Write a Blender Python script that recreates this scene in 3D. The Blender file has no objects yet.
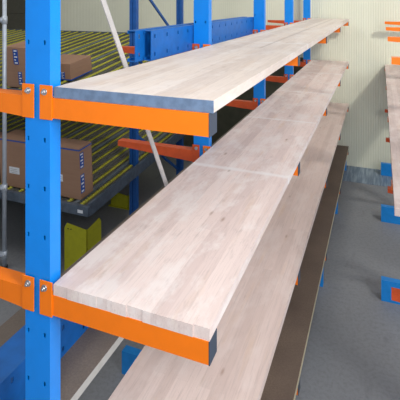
import bpy, bmesh, math, random
from mathutils import Vector, Matrix
random.seed(7)
scn = bpy.context.scene
COL = scn.collection
U = 1.45            # one layout unit in metres (distance of the first rack frame)
H = 2.14 * U        # eye height above the floor

# ------------------------------------------------------------------ camera
cam = bpy.data.cameras.new('camera')
cam.sensor_width = 36
cam.lens = 451.6 / 400 * 36
cam.shift_y = -0.5
cam.clip_start = 0.05
co = bpy.data.objects.new('camera', cam)
co.location = (0, 0, H)
co.rotation_euler = (math.radians(90), 0, math.radians(21.8))
COL.objects.link(co)
scn.camera = co

# ------------------------------------------------------------------ world and light
w = bpy.data.worlds.new('world'); scn.world = w; w.use_nodes = True
bg = w.node_tree.nodes['Background']
bg.inputs[0].default_value = (0.86, 0.93, 1.0, 1)
bg.inputs[1].default_value = 0.5

def area(name, loc, target, sx, sy, power, color):
    l = bpy.data.lights.new(name, 'AREA'); l.shape = 'RECTANGLE'
    l.size = sx; l.size_y = sy; l.energy = power; l.color = color
    o = bpy.data.objects.new(name, l); o.location = loc
    d = Vector(target) - Vector(loc)
    o.rotation_euler = d.to_track_quat('-Z', 'Y').to_euler()
    COL.objects.link(o)
    return o
area('skylight_aisle', (4.1, 0.0, 7.4), (0.0, 2.2, 1.5), 1.2, 10.0, 380, (1.0, 0.97, 0.92))
area('wall_fill', (4.1, 3.6, 7.4), (-0.6, 8.8, 2.2), 0.6, 0.6, 62, (1.0, 0.98, 0.9)).data.spread = math.radians(80)  # added lamp, unseen, brightens the back wall
area('left_fill', (-4.5, 3.5, 7.3), (-4.0, 4.5, 0), 2.0, 6.0, 150, (1.0, 0.98, 0.94))  # added overhead fill, unseen, for the flow rack side
area('side_fill', (3.3, 0.3, 3.9), (-1.2, 1.8, 2.6), 1.8, 1.8, 110, (0.93, 0.97, 1.0))  # added fill, unseen, lifts the faces turned to the right
area('camera_flash', (0.12, -0.12, H + 0.3), (-0.7, 2.0, H - 0.9), 0.3, 0.3, 30, (0.97, 0.98, 1.0))

scn.view_settings.view_transform = 'Standard'
scn.view_settings.look = 'None'
scn.view_settings.gamma = 1
scn.view_settings.use_curve_mapping = False
scn.view_settings.exposure = 0.0

# ------------------------------------------------------------------ materials
def srgb(r, g, b):
    f = lambda c: (c/255/12.92) if c/255 <= 0.04045 else ((c/255+0.055)/1.055)**2.4
    return (f(r), f(g), f(b), 1)

def N(nt, t, **kw):
    n = nt.nodes.new(t)
    for k, v in kw.items(): setattr(n, k, v)
    return n

def mixc(nt, a, b, fac, mode='MIX'):
    m = nt.nodes.new('ShaderNodeMix'); m.data_type = 'RGBA'; m.blend_type = mode
    for sock, v in ((m.inputs[0], fac), (m.inputs[6], a), (m.inputs[7], b)):
        if hasattr(v, 'is_output'): nt.links.new(v, sock)
        else: sock.default_value = v
    return m.outputs[2]

def ramp(nt, src, stops):
    r = nt.nodes.new('ShaderNodeValToRGB')
    while len(r.color_ramp.elements) < len(stops): r.color_ramp.elements.new(0.5)
    for e, (p, c) in zip(r.color_ramp.elements, stops):
        e.position = p; e.color = c if len(c) == 4 else (*c, 1)
    nt.links.new(src, r.inputs[0])
    return r.outputs[0]

def noise(nt, vec, scale, detail=4, rough=0.55, mscale=None):
    if mscale:
        mp = nt.nodes.new('ShaderNodeMapping'); mp.inputs['Scale'].default_value = mscale
        nt.links.new(vec, mp.inputs[0]); vec = mp.outputs[0]
    n = nt.nodes.new('ShaderNodeTexNoise')
    n.inputs['Scale'].default_value = scale; n.inputs['Detail'].default_value = detail
    n.inputs['Roughness'].default_value = rough
    nt.links.new(vec, n.inputs['Vector'])
    return n.outputs['Fac']

def newmat(name):
    m = bpy.data.materials.new(name); m.use_nodes = True
    nt = m.node_tree; b = nt.nodes['Principled BSDF']
    tc = nt.nodes.new('ShaderNodeTexCoord')
    return m, nt, b, tc.outputs['Object']

def paint(name, rgb, rough=0.42, metal=0.0, var=0.12, scale=14):
    m, nt, b, oc = newmat(name)
    c = srgb(*rgb); d = tuple(x*(1-var) for x in c[:3]) + (1,)
    n = noise(nt, oc, scale, 5)
    nt.links.new(mixc(nt, d, c, ramp(nt, n, [(0.35, (0, 0, 0)), (0.6, (1, 1, 1))])), b.inputs['Base Color'])
    b.inputs['Roughness'].default_value = rough; b.inputs['Metallic'].default_value = metal
    return m

def wood(name, light, dark, band=None, strip=0.062, knots=0.8, white=0.5, darkline=None, stain=0.3):
    """laminated timber: strips along Y, each with its own tone, grain, knots, pale cross bands"""
    m, nt, b, oc = newmat(name)
    L = nt.links.new
    mp = N(nt, 'ShaderNodeMapping'); mp.inputs['Rotation'].default_value = (0, 0, math.radians(90))
    L(oc, mp.inputs[0])
    br = N(nt, 'ShaderNodeTexBrick')
    br.offset = 0.37; br.offset_frequency = 2; br.squash = 1
    br.inputs['Color1'].default_value = (0, 0, 0, 1); br.inputs['Color2'].default_value = (1, 1, 1, 1)
    br.inputs['Mortar'].default_value = (0.3, 0.3, 0.3, 1)
    br.inputs['Scale'].default_value = 1; br.inputs['Mortar Size'].default_value = 0.0006
    br.inputs['Brick Width'].default_value = 1.7; br.inputs['Row Height'].default_value = strip
    L(mp.outputs[0], br.inputs['Vector'])
    tone = mixc(nt, srgb(*dark), srgb(*light), br.outputs['Color'])
    grain = noise(nt, oc, 1, 6, 0.6, (160, 5, 60))
    tone = mixc(nt, tone, srgb(*[int(c*0.83) for c in dark]), ramp(nt, grain, [(0.52, (0, 0, 0)), (0.8, (0.55, 0.55, 0.55))]))
    # warm streaks
    st = noise(nt, oc, 1, 3, 0.5, (16, 1.7, 16))
    tone = mixc(nt, tone, srgb(216, 184, 152), ramp(nt, st, [(0.6, (0, 0, 0)), (0.75, (0.35, 0.35, 0.35))]))
    # greyish rubbed stains
    sn = noise(nt, oc, 1, 6, 0.65, (34, 7, 34))
    tone = mixc(nt, tone, srgb(170, 152, 146), ramp(nt, sn, [(0.56, (0, 0, 0)), (0.74, (stain, stain, stain))]))
    # whitish dust
    wd = noise(nt, oc, 1, 7, 0.68, (8, 3.6, 8))
    tone = mixc(nt, tone, srgb(240, 232, 228), ramp(nt, wd, [(0.47, (0, 0, 0)), (0.61, (white, white, white))]))
    # knots
    vm = N(nt, 'ShaderNodeMapping'); vm.inputs['Scale'].default_value = (10, 3.4, 10); L(oc, vm.inputs[0])
    vo = N(nt, 'ShaderNodeTexVoronoi'); vo.inputs['Scale'].default_value = 1.0; L(vm.outputs[0], vo.inputs['Vector'])
    kn = ramp(nt, vo.outputs['Distance'], [(0.03, (knots, knots, knots)), (0.12, (0, 0, 0))])
    sp = N(nt, 'ShaderNodeSeparateColor'); L(vo.outputs['Color'], sp.inputs[0])
    g = N(nt, 'ShaderNodeMath', operation='GREATER_THAN'); L(sp.outputs[0], g.inputs[0]); g.inputs[1].default_value = 0.45
    k2 = N(nt, 'ShaderNodeMath', operation='MULTIPLY'); L(kn, k2.inputs[0]); L(g.outputs[0], k2.inputs[1])
    tone = mixc(nt, tone, srgb(140, 105, 82), k2.outputs[0])
    vm2 = N(nt, 'ShaderNodeMapping'); vm2.inputs['Scale'].default_value = (22, 9, 22); vm2.inputs['Location'].default_value = (3.1, 1.7, 0)
    L(oc, vm2.inputs[0])
    vo2 = N(nt, 'ShaderNodeTexVoronoi'); L(vm2.outputs[0], vo2.inputs['Vector'])
    pn = noise(nt, oc, 1.6, 2)
    pk = N(nt, 'ShaderNodeMath', operation='MULTIPLY')
    L(ramp(nt, vo2.outputs['Distance'], [(0.05, (knots, knots, knots)), (0.17, (0, 0, 0))]), pk.inputs[0])
    L(ramp(nt, pn, [(0.46, (0, 0, 0)), (0.56, (0.8, 0.8, 0.8))]), pk.inputs[1])
    tone = mixc(nt, tone, srgb(158, 126, 112), pk.outputs[0])
    sep = N(nt, 'ShaderNodeSeparateXYZ'); L(oc, sep.inputs[0])
    if band:      # pale rubbed bands across the board
        prev = None
        wob = noise(nt, oc, 9, 3)
        for y, wd_ in band:
            s = N(nt, 'ShaderNodeMath', operation='SUBTRACT'); L(sep.outputs[1], s.inputs[0]); s.inputs[1].default_value = y
            a = N(nt, 'ShaderNodeMath', operation='ABSOLUTE'); L(s.outputs[0], a.inputs[0])
            q = N(nt, 'ShaderNodeMath', operation='MULTIPLY_ADD'); L(wob, q.inputs[0]); q.inputs[1].default_value = 0.03
            L(a.outputs[0], q.inputs[2])
            f = ramp(nt, q.outputs[0], [(0.016+wd_, (0.6, 0.6, 0.6)), (0.046+wd_, (0, 0, 0))])
            tone = mixc(nt, tone, srgb(243, 240, 240), f)
    if darkline is not None:
        s = N(nt, 'ShaderNodeMath', operation='SUBTRACT'); L(sep.outputs[0], s.inputs[0]); s.inputs[1].default_value = darkline
        a = N(nt, 'ShaderNodeMath', operation='ABSOLUTE'); L(s.outputs[0], a.inputs[0])
        f = ramp(nt, a.outputs[0], [(0.004, (0.4, 0.4, 0.4)), (0.012, (0, 0, 0))])
        gy = N(nt, 'ShaderNodeMath', operation='GREATER_THAN'); L(sep.outputs[1], gy.inputs[0]); gy.inputs[1].default_value = 1.7
        fm = N(nt, 'ShaderNodeMath', operation='MULTIPLY'); L(f, fm.inputs[0]); L(gy.outputs[0], fm.inputs[1]); f = fm.outputs[0]
        tone = mixc(nt, tone, srgb(150, 128, 118), f)
    L(tone, b.inputs['Base Color'])
    b.inputs['Roughness'].default_value = 0.62
    bp = N(nt, 'ShaderNodeBump'); bp.inputs['Strength'].default_value = 0.12; bp.inputs['Distance'].default_value = 0.002
    L(grain, bp.inputs['Height']); L(bp.outputs[0], b.inputs['Normal'])
    return m

M = {}
M['blue'] = paint('blue_paint', (0, 136, 234), 0.38, 0, 0.05)
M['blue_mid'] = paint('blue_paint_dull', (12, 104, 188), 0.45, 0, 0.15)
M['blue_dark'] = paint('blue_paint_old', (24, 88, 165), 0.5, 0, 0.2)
M['blue_foot'] = paint('blue_foot_paint', (24, 140, 225), 0.4)
M['orange'] = paint('orange_paint', (250, 124, 2), 0.38, 0, 0.05)
M['orange_shaded'] = paint('orange_shaded_paint', (212, 84, 34), 0.5, 0, 0.15)  # orange of the arms with shade put into the colour
M['cap'] = paint('grey_plastic', (66, 74, 88), 0.5)
M['strip'] = paint('blue_grey_metal', (118, 140, 170), 0.4, 0.15, 0.25, 30)
M['zinc'] = paint('zinc_steel', (196, 198, 202), 0.3, 0.85, 0.1, 40)
M['bar'] = paint('pale_grey_bar', (196, 192, 190), 0.5, 0.1)
M['pipe'] = paint('pale_pipe', (190, 198, 210), 0.35, 0.25)
M['rail'] = paint('track_steel', (126, 125, 118), 0.45, 0.4, 0.3)
M['rail_dark'] = paint('slate_steel', (96, 108, 124), 0.5, 0.3, 0.3)
M['divider'] = paint('blue_grey_steel', (112, 122, 130), 0.45, 0.2, 0.2)
M['yellow'] = paint('yellow_plastic', (192, 188, 62), 0.5, 0, 0.35, 30)
M['guard'] = paint('yellow_guard_paint', (172, 170, 22), 0.5, 0, 0.12)
M['white'] = paint('white_paper', (225, 228, 235), 0.7, 0, 0.05)
M['tape'] = paint('blue_tape', (30, 78, 165), 0.5)
M['black'] = paint('black_rubber', (30, 30, 34), 0.7)

def cardboard():
    m, nt, b, oc = newmat('cardboard')
    n = noise(nt, oc, 3, 4, 0.5, (1, 1, 14))
    nt.links.new(mixc(nt, srgb(146, 112, 92), srgb(166, 130, 106), n), b.inputs['Base Color'])
    b.inputs['Roughness'].default_value = 0.8
    return m
M['card'] = cardboard()

def chip(name, a, c):
    m, nt, b, oc = newmat(name)
    n = noise(nt, oc, 90, 6, 0.7); n2 = noise(nt, oc, 2.2, 3)
    t = mixc(nt, srgb(*a), srgb(*c), ramp(nt, n, [(0.35, (0, 0, 0)), (0.65, (1, 1, 1))]))
    t = mixc(nt, t, srgb(*[int(x*0.86) for x in a]), ramp(nt, n2, [(0.4, (0, 0, 0)), (0.7, (0.6, 0.6, 0.6))]))
    nt.links.new(t, b.inputs['Base Color']); b.inputs['Roughness'].default_value = 0.6
    return m
M['chip'] = chip('brown_panel', (104, 88, 78), (128, 110, 96))
M['chip_edge'] = paint('pale_panel_edge', (190, 178, 150), 0.6)
M['laminate'] = chip('grey_brown_panel', (112, 100, 92), (130, 118, 108))
M['pale_edge'] = paint('white_edge', (214, 210, 204), 0.6)

M['wood_top'] = wood('laminated_wood_top', (234, 219, 208), (216, 199, 188), band=[(2.15, 0.0), (4.1, 0.0)], white=0.4, knots=0.3, darkline=0.40)
M['wood_mid'] = wood('laminated_wood_mid', (236, 218, 211), (216, 196, 190), band=[(1.43, 0.006), (2.78, 0.0), (4.15, 0.0), (5.7, 0.0)], white=0.6, knots=0.6, stain=0.4)
M['wood_low'] = wood('laminated_wood_low', (224, 204, 196), (206, 185, 177), white=0.2, knots=0.5, stain=0.2)
M['wood_right'] = wood('laminated_wood_right', (212, 192, 186), (192, 172, 166), white=0.3, knots=0.3)

def concrete():
    m, nt, b, oc = newmat('concrete_floor')
    L = nt.links.new
    n = noise(nt, oc, 0.7, 5, 0.55); f = noise(nt, oc, 28, 6, 0.7); s = noise(nt, oc, 5, 4, 0.6, (1, 0.35, 1))
    t = mixc(nt, srgb(128, 130, 135), srgb(150, 152, 157), n)
    t = mixc(nt, t, srgb(108, 108, 112), ramp(nt, f, [(0.45, (0, 0, 0)), (0.75, (0.6, 0.6, 0.6))]))
    t = mixc(nt, t, srgb(96, 96, 100), ramp(nt, s, [(0.6, (0, 0, 0)), (0.75, (0.4, 0.4, 0.4))]))
    L(t, b.inputs['Base Color'])
    b.inputs['Roughness'].default_value = 0.55
    return m
M['floor'] = concrete()

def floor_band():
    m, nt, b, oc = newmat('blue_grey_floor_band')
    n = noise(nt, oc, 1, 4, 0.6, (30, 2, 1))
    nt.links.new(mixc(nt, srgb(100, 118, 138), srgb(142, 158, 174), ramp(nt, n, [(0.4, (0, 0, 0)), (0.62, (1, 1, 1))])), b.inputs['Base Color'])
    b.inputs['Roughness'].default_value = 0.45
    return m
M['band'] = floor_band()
M['wall'] = paint('ribbed_cladding', (232, 232, 212), 0.6, 0, 0.05, 1.5)
M['ceil'] = paint('ceiling_sheet', (150, 150, 146), 0.8)
M['dim_slats'] = paint('grey_brown_dim_slats', (92, 90, 80), 0.6)  # dark tone for a dim area at the left of the back wall
M['dim_panel'] = paint('dim_olive_panel', (84, 84, 68), 0.7, 0, 0.2, 6)  # dark tone for the dim low part of the back wall
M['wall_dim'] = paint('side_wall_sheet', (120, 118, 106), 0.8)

# ------------------------------------------------------------------ mesh helpers
class MB:
    def __init__(s): s.bm = bmesh.new(); s.mats = []; s.cur = 0
    def mat(s, m):
        if m not in s.mats: s.mats.append(m)
        s.cur = s.mats.index(m); return s
    def box(s, x0, x1, y0, y1, z0, z1, bev=0.0):
        r = bmesh.ops.create_cube(s.bm, size=1)
        vs = r['verts']
        for v in vs:
            v.co = Vector(((x0+x1)/2 + v.co.x*(x1-x0), (y0+y1)/2 + v.co.y*(y1-y0), (z0+z1)/2 + v.co.z*(z1-z0)))
        fs = {f for v in vs for f in v.link_faces}
        for f in fs: f.material_index = s.cur
        if bev:
            es = {e for v in vs for e in v.link_edges}
            q = bmesh.ops.bevel(s.bm, geom=list(es), offset=bev, segments=2, affect='EDGES', profile=0.6)
            for f in q['faces']: f.material_index = s.cur
        return s
    def tube(s, a, b, r, n=14, r2=None):
        a = Vector(a); b = Vector(b); d = b-a
        q = bmesh.ops.create_cone(s.bm, cap_ends=True, segments=n, radius1=r, radius2=r if r2 is None else r2, depth=d.length)
        mt = Matrix.Translation((a+b)/2) @ d.to_track_quat('Z', 'Y').to_matrix().to_4x4()
        bmesh.ops.transform(s.bm, matrix=mt, verts=q['verts'])
        for v in q['verts']:
            for f in v.link_faces: f.material_index = s.cur; f.smooth = len(f.verts) == 4
        return s
    def prism(s, pts, axis, a, b):
        """extrude a 2D outline along an axis: pts are the two other coordinates in xyz order"""
        def mk(p, t):
            return {'x': (t, p[0], p[1]), 'y': (p[0], t, p[1]), 'z': (p[0], p[1], t)}[axis]
        v0 = [s.bm.verts.new(mk(p, a)) for p in pts]; v1 = [s.bm.verts.new(mk(p, b)) for p in pts]
        n = len(pts); fs = [s.bm.faces.new(v0), s.bm.faces.new(v1[::-1])]
        for i in range(n):
            fs.append(s.bm.faces.new((v0[i], v1[i], v1[(i+1) % n], v0[(i+1) % n])))
        for f in fs: f.material_index = s.cur
        return s
    def sheet(s, path, axis, a, b, th):
        """thin profile sheet: an open path given a thickness and extruded"""
        n = len(path); P = [Vector(p) for p in path]; offs = []
        for i in range(n):
            t = Vector((0, 0))
            if i > 0: t += (P[i]-P[i-1]).normalized()
            if i < n-1: t += (P[i+1]-P[i]).normalized()
            t.normalize(); nn = Vector((-t.y, t.x))
            seg = (P[i]-P[i-1]).normalized() if i > 0 else (P[1]-P[0]).normalized()
            c = max(0.5, abs(Vector((-seg.y, seg.x)).dot(nn)))
            offs.append(P[i] + nn*th/c)
        for i in range(n-1):
            s.prism([P[i], P[i+1], offs[i+1], offs[i]], axis, a, b)
        return s
    def build(s, name, mats=None, parent=None, loc=(0, 0, 0), rot=(0, 0, 0), label=None):
        bmesh.ops.recalc_face_normals(s.bm, faces=s.bm.faces[:])
        me = bpy.data.meshes.new(name); s.bm.to_mesh(me); s.bm.free()
        for m in (s.mats or [mats]): me.materials.append(M[m])
        o = bpy.data.objects.new(name, me); COL.objects.link(o)
        o.location = loc; o.rotation_euler = rot
        if parent: o.parent = parent
        if label: o['label'] = label
        return o

def tag(o, label, cat, group=None, kind=None):
    o['label'] = label; o['category'] = cat
    if group: o['group'] = group
    if kind: o['kind'] = kind
    return o
def thing(name, loc, label, cat, group=None):
    o = bpy.data.objects.new(name, None); COL.objects.link(o); o.location = loc
    o.empty_display_size = 0.1
    return tag(o, label, cat, group)
def copy_tree(o, parent=None, loc=None):
    c = o.copy(); COL.objects.link(c)
    if parent: c.parent = parent
    if loc is not None: c.location = loc
    for ch in list(o.children): copy_tree(ch, c)
    return c
def struct(o): o['kind'] = 'structure'; return o
def X(v): return v*U
def Z(v): return H - v*U      # v: layout units below the eye

# ------------------------------------------------------------------ setting
YW = 6.12*U
struct(MB().box(-11, 3.2, -3, YW+0.2, -0.2, 0).build('floor', 'floor'))
m = MB()
path = []; x = -11.0; p = 0.042
while x < 3.2:
    path += [(x, YW), (x+p*0.42, YW), (x+p*0.5, YW+0.003), (x+p*0.92, YW+0.003)]
    x += p
m.sheet(path, 'z', 0, 7.6, 0.03)
struct(m.build('wall_back', 'wall'))
struct(MB().box(-11.1, -11, -3, YW+0.2, 0, 7.6).build('wall_left', 'wall_dim'))
m = MB()
m.box(-11, -0.5, -3, YW, 7.6, 7.7)
struct(m.build('ceiling', 'ceil'))
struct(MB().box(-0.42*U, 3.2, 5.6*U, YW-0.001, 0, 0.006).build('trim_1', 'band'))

m = MB().mat('dim_slats')  # added dark slats standing in for a dim area of the back wall
xa, xb = -10.9, X(-5.35)
z = 0.0
while z < 4.1:
    m.box(xa, xb, YW-0.05, YW-0.012, z+0.004, z+0.46, 0.006); m.box(xa, xb, YW-0.03, YW-0.014, z-0.0, z+0.01); z += 0.46
m.box(xb, xb+0.08, YW-0.06, YW-0.005, 0, 4.3); m.box(xa, xb+0.08, YW-0.06, YW-0.005, 4.16, 4.3)
struct(m.build('dim_area_slats', 'dim_slats'))
m = MB().mat('dim_panel'); m.box(X(-5.2), X(-0.90), YW-0.06, YW-0.004, 0, 1.95, 0.004)  # added dark panel standing in for dimness low on the back wall
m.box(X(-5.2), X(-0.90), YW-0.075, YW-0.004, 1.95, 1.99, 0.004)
struct(m.build('dim_area_panel', 'dim_panel'))

# ------------------------------------------------------------------ cantilever racks
LEVELS = [0.268, 0.806, 1.341, 1.880]      # arm tops under the boards
FR = [1.0, 2.235, 3.465, 4.70, 5.93]
TOPZ = -0.72                                # column top above the eye

def column_mesh():
    """perforated C column; local origin at floor, x from 0 (right face) to -0.0876"""
    m = MB(); t = 0.004; wdt = 0.086*U; d = 0.044*U; top = Z(TOPZ)
    hx = [(-0.0756+0.0*0)*U, -0.0186*U]     # hole centres
    hw, hh = 0.0052, 0.009
    xs = [-wdt, hx[0]-hw, hx[0]+hw, hx[1]-hw, hx[1]+hw, 0]
    m.box(xs[0], xs[1], 0, t, 0, top); m.box(xs[2], xs[3], 0, t, 0, top); m.box(xs[4], xs[5], 0, t, 0, top)
    for a, b in ((1, 2), (3, 4)):
        zs = []; v = 0.118-0.135*7
        while v < 2.1:
            zs.append(Z(v)); v += 0.135
        zs = sorted(z for z in zs if 0.05 < z < top-0.03)
        prev = 0
        for z in zs:
            m.box(xs[a], xs[b], 0, t, prev, z-hh); prev = z+hh
        m.box(xs[a], xs[b], 0, t, prev, top)
    m.box(-t, 0, t, d, 0, top); m.box(-wdt, -wdt+t, t, d, 0, top)
    m.box(-wdt+t, -t, d-t, d, 0, top); m.box(-wdt+t, -t, t, d-t, top-t, top)
    return m

def arm_mesh(L, hroot, htip, side):
    """C channel arm; local origin at column edge, arm top z=0, web at y=0, going +x*side"""
    m = MB(); t = 0.0045; dp = 0.049*U
    s = side
    # web (tapered outline), flanges
    m.prism([(0, 0), (s*L, 0), (s*L, -htip), (0, -hroot)], 'y', 0, t)
    m.prism([(0, 0), (s*L, 0), (s*L, -t), (0, -t)], 'y', t, dp)
    m.prism([(0, -hroot+t), (s*L, -htip+t), (s*L, -htip), (0, -hroot)], 'y', t, dp)
    m.prism([(0, 0-t), (s*t, -t), (s*t, -hroot+t), (0, -hroot+t)], 'y', t, dp)
    # mounting plate lying on the column face
    pw = 0.041*U; up = 0.034*U; dn = 0.0605*U
    m.box(-0.030*U if s > 0 else -0.004*U, 0.0125*U if s > 0 else 0.037*U, -0.0045, 0.0, -dn, up, 0.0015)
    return m
def bolt_mesh():
    m = MB(); r = 0.0115
    m.mat('zinc')
    m.tube((0, 0, 0), (0, -0.003, 0), r*1.15, 16); m.tube((0, -0.003, 0), (0, -0.011, 0), r*0.8, 6)
    m.tube((0, -0.011, 0), (0, -0.017, 0), r*0.42, 10)
    return m

def make_rack(name, label, xr, right_side, left_side, levels_r, levels_l, frames, group=None, blue='blue'):
    """xr = column right-face X in layout units"""
    root = thing(name, (X(xr), X(frames[0]), 0), label, 'rack')
    base = frames[0]
    col0 = column_mesh().build('column', 'blue', root)
    arm_len = 0.468*U
    # feet
    def foot(side):
        m = MB(); L = arm_len*(0.95 if left_side and right_side else 1.09); h = (0.13 if left_side and right_side else 0.148)*U; t = 0.006
        if side > 0: a, b = 0.0005, L
        else: a, b = -0.0876*U-L, -0.0876*U-0.0005
        m.box(a, b, 0, t, 0, h); m.box(a, b, t, 0.05*U, h-t, h); m.box(a, b, t, 0.05*U, 0, t)
        e = (b-t, b) if side > 0 else (a, a+t)
        m.box(e[0], e[1], t, 0.05*U, t, h-t)
        return m.build('foot', 'blue_foot' if blue == 'blue' else blue, root)
    feet = [foot(s) for s in ((1,) if right_side else ()) + ((-1,) if left_side else ())]
    protos = []
    if right_side:
        a = arm_mesh(arm_len, 0.0555*U, 0.0555*U, 1).build('arm', 'orange', root, (0, -0.006, Z(levels_r[0])))
        c = MB(); c.mat('cap'); c.box(arm_len, arm_len+0.005, -0.001, 0.0495*U, -0.0565*U, 0.0, 0.0015)
        c.build('end_cap', 'cap', a, label='slate grey plastic end cap')
        bolt_mesh().build('bolt', 'zinc', a, (-0.0126*U, -0.0045, 0.0155*U), label='shiny hexagon bolt')
        protos.append((a, levels_r, 0.0))
    if left_side:
        b = arm_mesh(arm_len, 0.060*U, 0.030*U, -1).build('arm', 'orange_shaded', root, (-0.0876*U, -0.006, Z(levels_l[0])-0))
        bolt_mesh().build('bolt', 'zinc', b, (0.0186*U, -0.0045, 0.0155*U), label='shiny hexagon bolt')
        protos.append((b, levels_l, 0.0))
    for i, y in enumerate(frames):
        dy = (y-base)*U
        if i:
            copy_tree(col0, root, (0, dy, 0))
            for f in feet: copy_tree(f, root, (0, dy, 0))
        for a, lv, _ in protos:
            for j, l in enumerate(lv):
                if i == 0 and j == 0: continue
                copy_tree(a, root, (a.location.x, dy-0.006, Z(l)))
    return root

rack = make_rack('cantilever_rack', 'blue and orange double-sided cantilever rack carrying the long wooden panels, left of the aisle',
                 -0.8444, True, True, LEVELS, [0.268, 0.806, 1.341], FR)
rack_x, rack_y = X(-0.8444), X(1.0)
# the first frame's left arms drop the shaded tone: same orange as the right ones
ARM_ORANGE = None
for o in list(rack.children):
    if o.name.startswith('arm') and o.location.x < -0.05 and abs(o.location.y) < 0.1:
        if ARM_ORANGE is None:
            ARM_ORANGE = o.data.copy(); ARM_ORANGE.materials[0] = M['orange']
        o.data = ARM_ORANGE

# flat diagonal tie between first and second column
def brace(root, y0, z0, y1, z1, xx):
    a = Vector((xx, y0, z0)); b = Vector((xx, y1, z1)); d = (b-a)
    m = MB(); m.box(-0.003, 0.003, -0.018, 0.018, -d.length/2, d.length/2)
    ang = -math.atan2(d.y, d.z)
    return m.build('brace', 'bar', root, (a+b)/2, (ang, 0, 0), label='pale grey flat diagonal brace')
brace(rack, 0.03, Z(-0.504), X(2.235-1.0)+0.02, Z(1.54), X(-0.0456))

rack_r = make_rack('cantilever_rack', 'orange-armed cantilever rack with blue feet on the right side of the aisle',
                   0.0, False, True, [], [0.262, 0.835, 1.335], FR[1:])
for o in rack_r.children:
    if o.name.startswith('arm') and abs(o.location.z - Z(1.335)) > 0.01:  # third-level arms keep the orange with shade painted in
        o.data = ARM_ORANGE

rack_r.location.x = X(0.042+0.472+0.0876)
# rack_r local x: column spans -0.0876..0 so arms point to -X

# ------------------------------------------------------------------ long panels
def panel(name, mat, x0, x1, y0, y1, ztop, th, label, cat='panel', ends=None, bev=0.002, edge=None):
    m = MB(); L = X(y1-y0); wd = X(x1-x0); t = th*U
    m.mat(mat)
    if ends:      # uneven lamella ends: the strips stop at slightly different lengths
        n = 10; random.seed(ends); b = [0]
        for i in range(n-1): b.append(wd*(i+1)/n + random.uniform(-0.006, 0.006))
        b.append(wd)
        for i in range(n):
            dy = random.uniform(0, 0.004)
            m.box(b[i]+(0.0003 if i else 0), b[i+1]-(0.0004 if i < n-1 else 0), dy, 0.05, 0, t-random.uniform(0, 0.0006))
        m.box(0, wd, 0.05, L, 0, t)
    else: m.box(0, wd, 0, L, 0, t, bev)
    o = m.build(name, mat, None, (X(x0), X(y0), Z(ztop)-t))
    if edge:
        e = MB().mat(edge[0]); e.box(wd, wd+0.002, 0.0, L, 0.0005, t-0.0005)
        e.build('edge_band', edge[0], o, label=edge[1])
    return tag(o, label, cat)

T = 0.0300
XL, XR = -0.8300, -0.3745
ptop = panel('wood_panel', 'wood_top', XL, -0.3665, 1.004, 6.0, 0.268-T, T-0.0002,
      'pale laminated wood panel on the top tier, blue-grey strip across its near end')
e = MB().mat('strip'); e.box(-0.004, X(-0.3665-XL)+0.0005, -0.006, 0, 0.0, X(T)-0.0004, 0.001)
e.build('end_strip', 'strip', ptop, label='blue-grey metal strip covering the end')
panel('wood_panel', 'wood_mid', XL, XR, 0.995, 6.0, 0.806-T, T-0.0002,
      'laminated wood panel on the second tier with white cross marks and bare end', ends=5)
panel('wood_panel', 'wood_low', XL, XR, 0.99, 6.0, 1.341-T, T-0.0002,
      'long plain laminated wood panel on the third tier, below the one with white cross marks', ends=9)
panel('board', 'chip', XL, XR, 0.99, 6.0, 1.880-T, T-0.0002,
      'long dark brown board on the lowest tier with a thin pale edge', 'board', edge=('chip_edge', 'thin pale edge'))
panel('wood_panel', 'wood_right', 0.050, 0.51, 1.9, 6.10, 0.835-T, T-0.0002,
      'long pinkish-grey wood panel on the rack right of the aisle')
lb = panel('board', 'laminate', -1.42, -0.945, 0.92, 6.0, 1.341-T, T-0.0002,
      'grey-brown board with white edge behind the nearest column, under the wide blue channel', 'board', edge=('pale_edge', 'white edge'))

# ------------------------------------------------------------------ stored blue channels
def channel(x, depth, y0, y1, ztop, zbot, label, mat='blue_mid', step=0.18):
    """C channel lying along Y: slotted web faces +X, open to -X"""
    t = 0.005; L = X(y1-y0); h = (zbot-ztop)*U; d = depth*U
    m = MB().mat(mat)
    rows = [h*0.2, h*0.8]; hw, hh = 0.009, 0.013
    zs = [0, rows[0]-hh, rows[0]+hh, rows[1]-hh, rows[1]+hh, h]
    for a in (0, 2, 4): m.box(-t, 0, 0, L, zs[a], zs[a+1])
    for a in (1, 3):
        y = 0.05; prev = 0
        while y < L-0.03:
            m.box(-t, 0, prev, y-hw, zs[a], zs[a+1]); prev = y+hw; y += step
        m.box(-t, 0, prev, L, zs[a], zs[a+1])
    m.box(-d, -t, 0, L, 0, t); m.box(-d, -t, 0, L, h-t, h)
    m.box(-d, -d+t, 0, L, t, 0.02); m.box(-d, -d+t, 0, L, h-0.02, h-t)
    o = m.build('steel_channel', mat, None, (X(x), X(y0), Z(zbot)))
    return tag(o, label, 'steel channel')
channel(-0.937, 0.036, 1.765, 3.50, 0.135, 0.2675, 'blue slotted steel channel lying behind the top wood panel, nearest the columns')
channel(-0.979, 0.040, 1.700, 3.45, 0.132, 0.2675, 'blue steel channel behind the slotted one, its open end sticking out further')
channel(-1.085, 0.115, 0.95, 3.3, 1.180, 1.3108, 'wide blue steel channel lying on the grey-brown board at the lower left')

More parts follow.
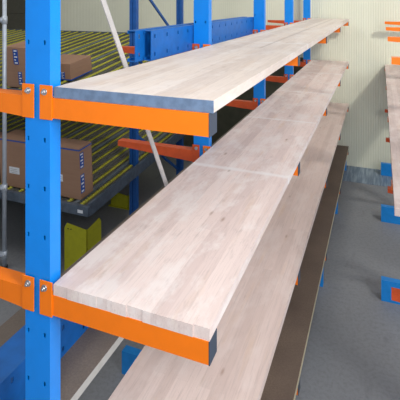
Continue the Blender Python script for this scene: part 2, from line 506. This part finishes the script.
# ------------------------------------------------------------------ carton flow rack
FX1, FX0 = -2.05, -5.2          # right and left ends
FY0, FY1 = 2.85, 5.1
def zt(level, y):               # track height (below the eye) at depth y
    return (0.727 if level == 0 else 1.56) - SL[level]*(y-FY0)
SL = (0.13, 0.065)
fr = thing('flow_rack', (X(FX1), X(FY0), 0), 'carton flow rack with rows of yellow roller tracks behind the left columns', 'rack')
fl = lambda x: X(x-FX1); fy = lambda y: X(y-FY0)
slope = [math.atan(v) for v in SL]; tl = X(FY1-FY0)/math.cos(slope[1])
def track_mesh():
    m = MB().mat('rail'); p = 0.137*U
    # two low steel channels; wheels are a sub-part
    for a in (0.0, 0.108):
        m.box(a, a+0.052, 0, tl, -0.03, -0.012)
        m.box(a, a+0.003, 0, tl, -0.012, 0.0); m.box(a+0.049, a+0.052, 0, tl, -0.012, 0.0)
    m.box(0.052, 0.108, 0, tl, -0.03, -0.024)
    return m
tr = track_mesh().build('roller_track', 'rail', fr)
wm = MB().mat('yellow')
yy = 0.03
while yy < tl:
    wm.tube((0.062, yy, -0.006), (0.098, yy, -0.006), 0.018, 8); yy += 0.042
wm.build('wheel_row', 'yellow', tr, label='row of yellow wheels')
pt = 0.1775
n = int((X(FX1-FX0))/pt)
first = True
for lev in (0, 1):
    for i in range(n):
        o = tr if first else copy_tree(tr, fr)
        first = False
        o.location = (-(i+1)*pt, 0, Z(zt(lev, FY0)))
        o.rotation_euler = (slope[lev], 0, 0)
wtot = n*pt
dv = None
for lev in (0, 1):
    for i in range(1, n, 4):
        if dv is None:
            dv = MB().mat('divider').box(-0.022, 0.022, 0, tl, -0.012, 0.0115, 0.003).build('lane_divider', 'divider', fr, label='blue-grey steel divider between lanes')
            o = dv
        else: o = copy_tree(dv, fr)
        o.location = (-i*pt, 0, Z(zt(lev, FY0))); o.rotation_euler = (slope[lev], 0, 0)
for lev in (0, 1):
    z = Z(zt(lev, FY0))
    m = MB().mat('rail_dark'); m.box(-wtot-0.02, 0.03, -0.045, 0.0, -0.09, 0.015, 0.003)
    m.mat('white')
    for xx in ((-0.035-0.07, -0.035), (-0.75, -0.69), (-1.35, -1.29)):
        m.box(xx[0], xx[1], -0.047, -0.0452, -0.062, -0.028)
    m.build('front_beam', 'rail_dark', fr, (0, 0, z), label='dark steel front beam with small white labels')
    for xx in (0.0, -wtot-0.02):
        m = MB().mat('rail_dark'); m.box(xx, xx+0.03, 0, tl, -0.10, 0.035)
        m.build('side_beam', 'rail_dark', fr, (0, 0, z), (slope[lev], 0, 0))
    m = MB().mat('rail_dark'); m.box(-wtot-0.02, 0.03, 0, 0.045, -0.09, 0.015)
    m.build('rear_beam', 'rail_dark', fr, (0, fy(FY1), Z(zt(lev, FY1))))
# upright frames at both ends with zigzag bracing
def upright(x):
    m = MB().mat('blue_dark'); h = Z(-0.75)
    for a in (0, 0.055):
        m.box(a, a+0.045, 0, 0.008, 0, h); m.box(a, a+0.006, 0.008, 0.07, 0, h); m.box(a+0.039, a+0.045, 0.008, 0.07, 0, h)
    m.box(0.045, 0.055, 0.02, 0.03, 0, h)
    m.box(-0.02, 0.12, -0.02, 0.09, 0, 0.008)
    return m
pm = upright(0).build('post', 'blue_dark', fr, (-0.125, fy(3.60), 0), label='dark blue upright post')
posts = [(-0.125, 4.62), (-wtot-0.14, 3.60), (-wtot-0.14, 4.62)]
for px, py in posts: copy_tree(pm, fr, (px, fy(py), 0))
for px in (-0.09, -wtot-0.10):
    for zv in (-0.2, 0.525, 1.25):
        a = Vector((px, fy(3.62)+0.07, Z(zv))); b = Vector((px, fy(4.62), Z(zv+0.65))); d = b-a
        m = MB().mat('blue_dark'); m.box(-0.012, 0.012, -0.018, 0.018, -d.length/2, d.length/2)
        m.build('brace', 'blue_dark', fr, (a+b)/2, (-math.atan2(d.y, d.z), 0, 0), label='dark blue diagonal brace')

# ------------------------------------------------------------------ cartons
def carton(x1, y0, wx, wy, h, lev, label, tape=True, seed=0, labels=()):
    """right-front-bottom corner x1,y0 in layout units; sits on the sloping tracks"""
    W_, D_, HH = X(wx), X(wy), X(h)
    z = Z(zt(lev, y0)) + 0.0135
    root = thing('cardboard_box', (X(x1), X(y0), z), label, 'box', 'cartons on the flow rack')
    root.rotation_euler = (slope[lev], 0, 0)
    m = MB().mat('card'); m.box(-W_, 0, 0, D_, 0, HH-0.003, 0.004)
    m.build('carton_body', 'card', root)
    # closed top flaps with a slit
    m = MB().mat('card'); m.box(-W_+0.002, -0.002, 0.002, D_/2-0.002, HH-0.003, HH, 0.001)
    m.box(-W_+0.002, -0.002, D_/2+0.002, D_-0.002, HH-0.003, HH, 0.001)
    m.build('top_flaps', 'card', root)
    if tape:
        m = MB().mat('tape'); tz = HH*0.97 if tape == 'top' else 0.012
        m.box(-W_-0.0005, 0.0008, -0.0008, 0, tz-0.012, tz+0.004)
        m.box(0, 0.0008, 0, D_, tz-0.012, tz+0.004)
        m.build('tape', 'tape', root, label='blue printed tape along the edge')
    for (a, b, c, d, kind) in [l for l in labels if len(l) == 5]:      # on the front face, fractions
        m = MB().mat(kind); m.box(-W_*a, -W_*b, -0.0016, -0.0006, HH*c, HH*d)
        if kind == 'tape':
            m.mat('white')
            n_ = 5
            for i in range(n_):
                zz = HH*(c+(d-c)*(i+0.3)/n_)
                m.box(-W_*(a-(a-b)*0.2), -W_*(b+(a-b)*(0.2+0.3*(i % 2))), -0.0022, -0.0016, zz, zz+HH*(d-c)*0.09)
        else:
            m.mat('rail')
            for i in range(3):
                zz = HH*(c+(d-c)*(i+0.6)/4)
                m.box(-W_*(a-(a-b)*0.12), -W_*(b+(a-b)*0.2), -0.0022, -0.0016, zz, zz+0.003)
        m.build('sticker', kind, root, label='blue and white sticker' if kind == 'tape' else 'white paper sticker')
    for (a, b, c, d, kind, side) in [l for l in labels if len(l) == 6]:   # on the right side face
        m = MB().mat(kind); m.box(0.0006, 0.0016, D_*a, D_*b, HH*c, HH*d)
        m.mat('white')
        for i in range(5):
            zz = HH*(c+(d-c)*(i+0.3)/5)
            m.box(0.0016, 0.0022, D_*(a+(b-a)*(0.15+0.3*(i % 2))), D_*(a+(b-a)*0.8), zz, zz+HH*(d-c)*0.09)
        m.build('sticker', kind, root, label='blue and white sticker')
    return root
L2 = [(0.02, 0.32, 0.60, 0.90, 'tape', 1), (0.02, 0.32, 0.12, 0.48, 'tape', 1), (0.62, 0.46, 0.30, 0.44, 'white')]
carton(-2.15, 2.90, 0.36, 0.16, 0.405, 1, 'tall brown carton with blue corner stickers at right end of the lower tracks', 'top', labels=L2)
carton(-2.60, 2.90, 0.36, 0.20, 0.405, 1, 'brown carton with white sticker on lower tracks, just left of the nearest column', 'top',
       labels=[(0.72, 0.42, 0.28, 0.42, 'white')])
carton(-3.02, 2.90, 0.34, 0.20, 0.36, 1, 'brown carton on the lower tracks at the picture edge behind the pale pipe', 'top',
       labels=[(0.60, 0.35, 0.50, 0.66, 'white')])
carton(-2.42, 3.13, 0.30, 0.30, 0.145, 0, 'low brown carton on the upper tracks, right of the nearest blue column', 'bottom',
       labels=[(0.35, 0.2, 0.1, 0.5, 'tape')])
carton(-2.58, 2.87, 0.28, 0.22, 0.335, 0, 'tall brown carton with blue stickers on upper tracks, left of the nearest column', None,
       labels=[(0.66, 0.48, 0.58, 0.95, 'tape'), (0.54, 0.40, 0.08, 0.40, 'tape')])

# ------------------------------------------------------------------ yellow post guards
def guard(x, y, h, label):
    g = thing('post_guard', (X(x), X(y), 0), label, 'post guard', 'yellow guards under the flow rack')
    a = 0.30; t = 0.006; ch = 0.035
    m = MB().mat('guard')
    # left wing faces the viewer, right wing runs back: folded plate with chamfered top corners
    m.prism([(-a, 0.01), (0, 0.01), (0, h-0.03), (-0.03, h-0.03), (-a+ch, h), (-a, h-ch*1.6)], 'y', 0, t)
    m.prism([(0, 0.01), (a*0.9, 0.01), (a*0.9, h-ch*1.6), (a*0.9-ch, h), (0.03, h-0.03), (0, h-0.03)], 'x', -t, 0)
    m.build('guard_plate', 'guard', g)
    m = MB().mat('guard'); m.box(-a-0.03, 0.03, -0.03, a*0.9+0.01, 0, 0.01, 0.002); m.build('base_plate', 'guard', g)
    for i, (bx, bz) in enumerate(((-a+0.05, h-0.06), (-a+0.09, h-0.06))):
        m = MB().mat('black'); m.tube((0, 0, 0), (0, -0.004, 0), 0.007, 10)
        m.build('bolt', 'black', g, (bx, 0, bz), label='small dark bolt')
    return g
guard(-2.045, 2.83, 0.435*U, 'yellow folded steel post guard on the floor under the near corner of the flow rack')
guard(-2.40, 4.02, 0.155*U, 'low yellow steel guard on the floor beside the dark blue post, further back')

# ------------------------------------------------------------------ pale pipe frame at the left edge
pf = thing('pipe_frame', (X(-2.785), X(2.765), 0), 'pale grey pipe frame with clamp joints standing at the left edge of the picture', 'frame')
r = 0.024
def up(dx, dy):
    m = MB().mat('pipe'); m.tube((0, 0, 0.03), (0, 0, Z(-0.5)), r, 18)
    o = m.build('upright_pipe', 'pipe', pf, (dx, dy, 0))
    m = MB().mat('black'); m.tube((0, 0, 0), (0, 0, 0.03), r*1.5, 18); m.build('foot', 'black', o, label='black rubber foot')
    return o
for dx, dy in ((0, 0), (-0.55, 0)): up(dx, dy)
for z in (0.16, 1.50, 2.03):
    m = MB().mat('pipe'); zz = Z(z); m.tube((-0.55, 0, zz), (0, 0, zz), r*0.95, 16)
    o = m.build('cross_pipe', 'pipe', pf)
for z in (0.16, 1.50, 2.03):
    for dx in (0, -0.55):
        m = MB().mat('pipe'); zz = Z(z)
        m.tube((dx, 0, zz-0.045), (dx, 0, zz+0.045), r*1.3, 16)
        m.tube((dx-0.06 if dx == 0 else dx, 0, zz), (dx if dx == 0 else dx+0.06, 0, zz), r*1.3, 16)
        m.mat('zinc'); m.tube((dx+0.018, -0.02, zz), (dx+0.018, -0.038, zz), 0.008, 8)
        m.build('clamp', 'pipe', pf, label='clamp joint with a bolt')
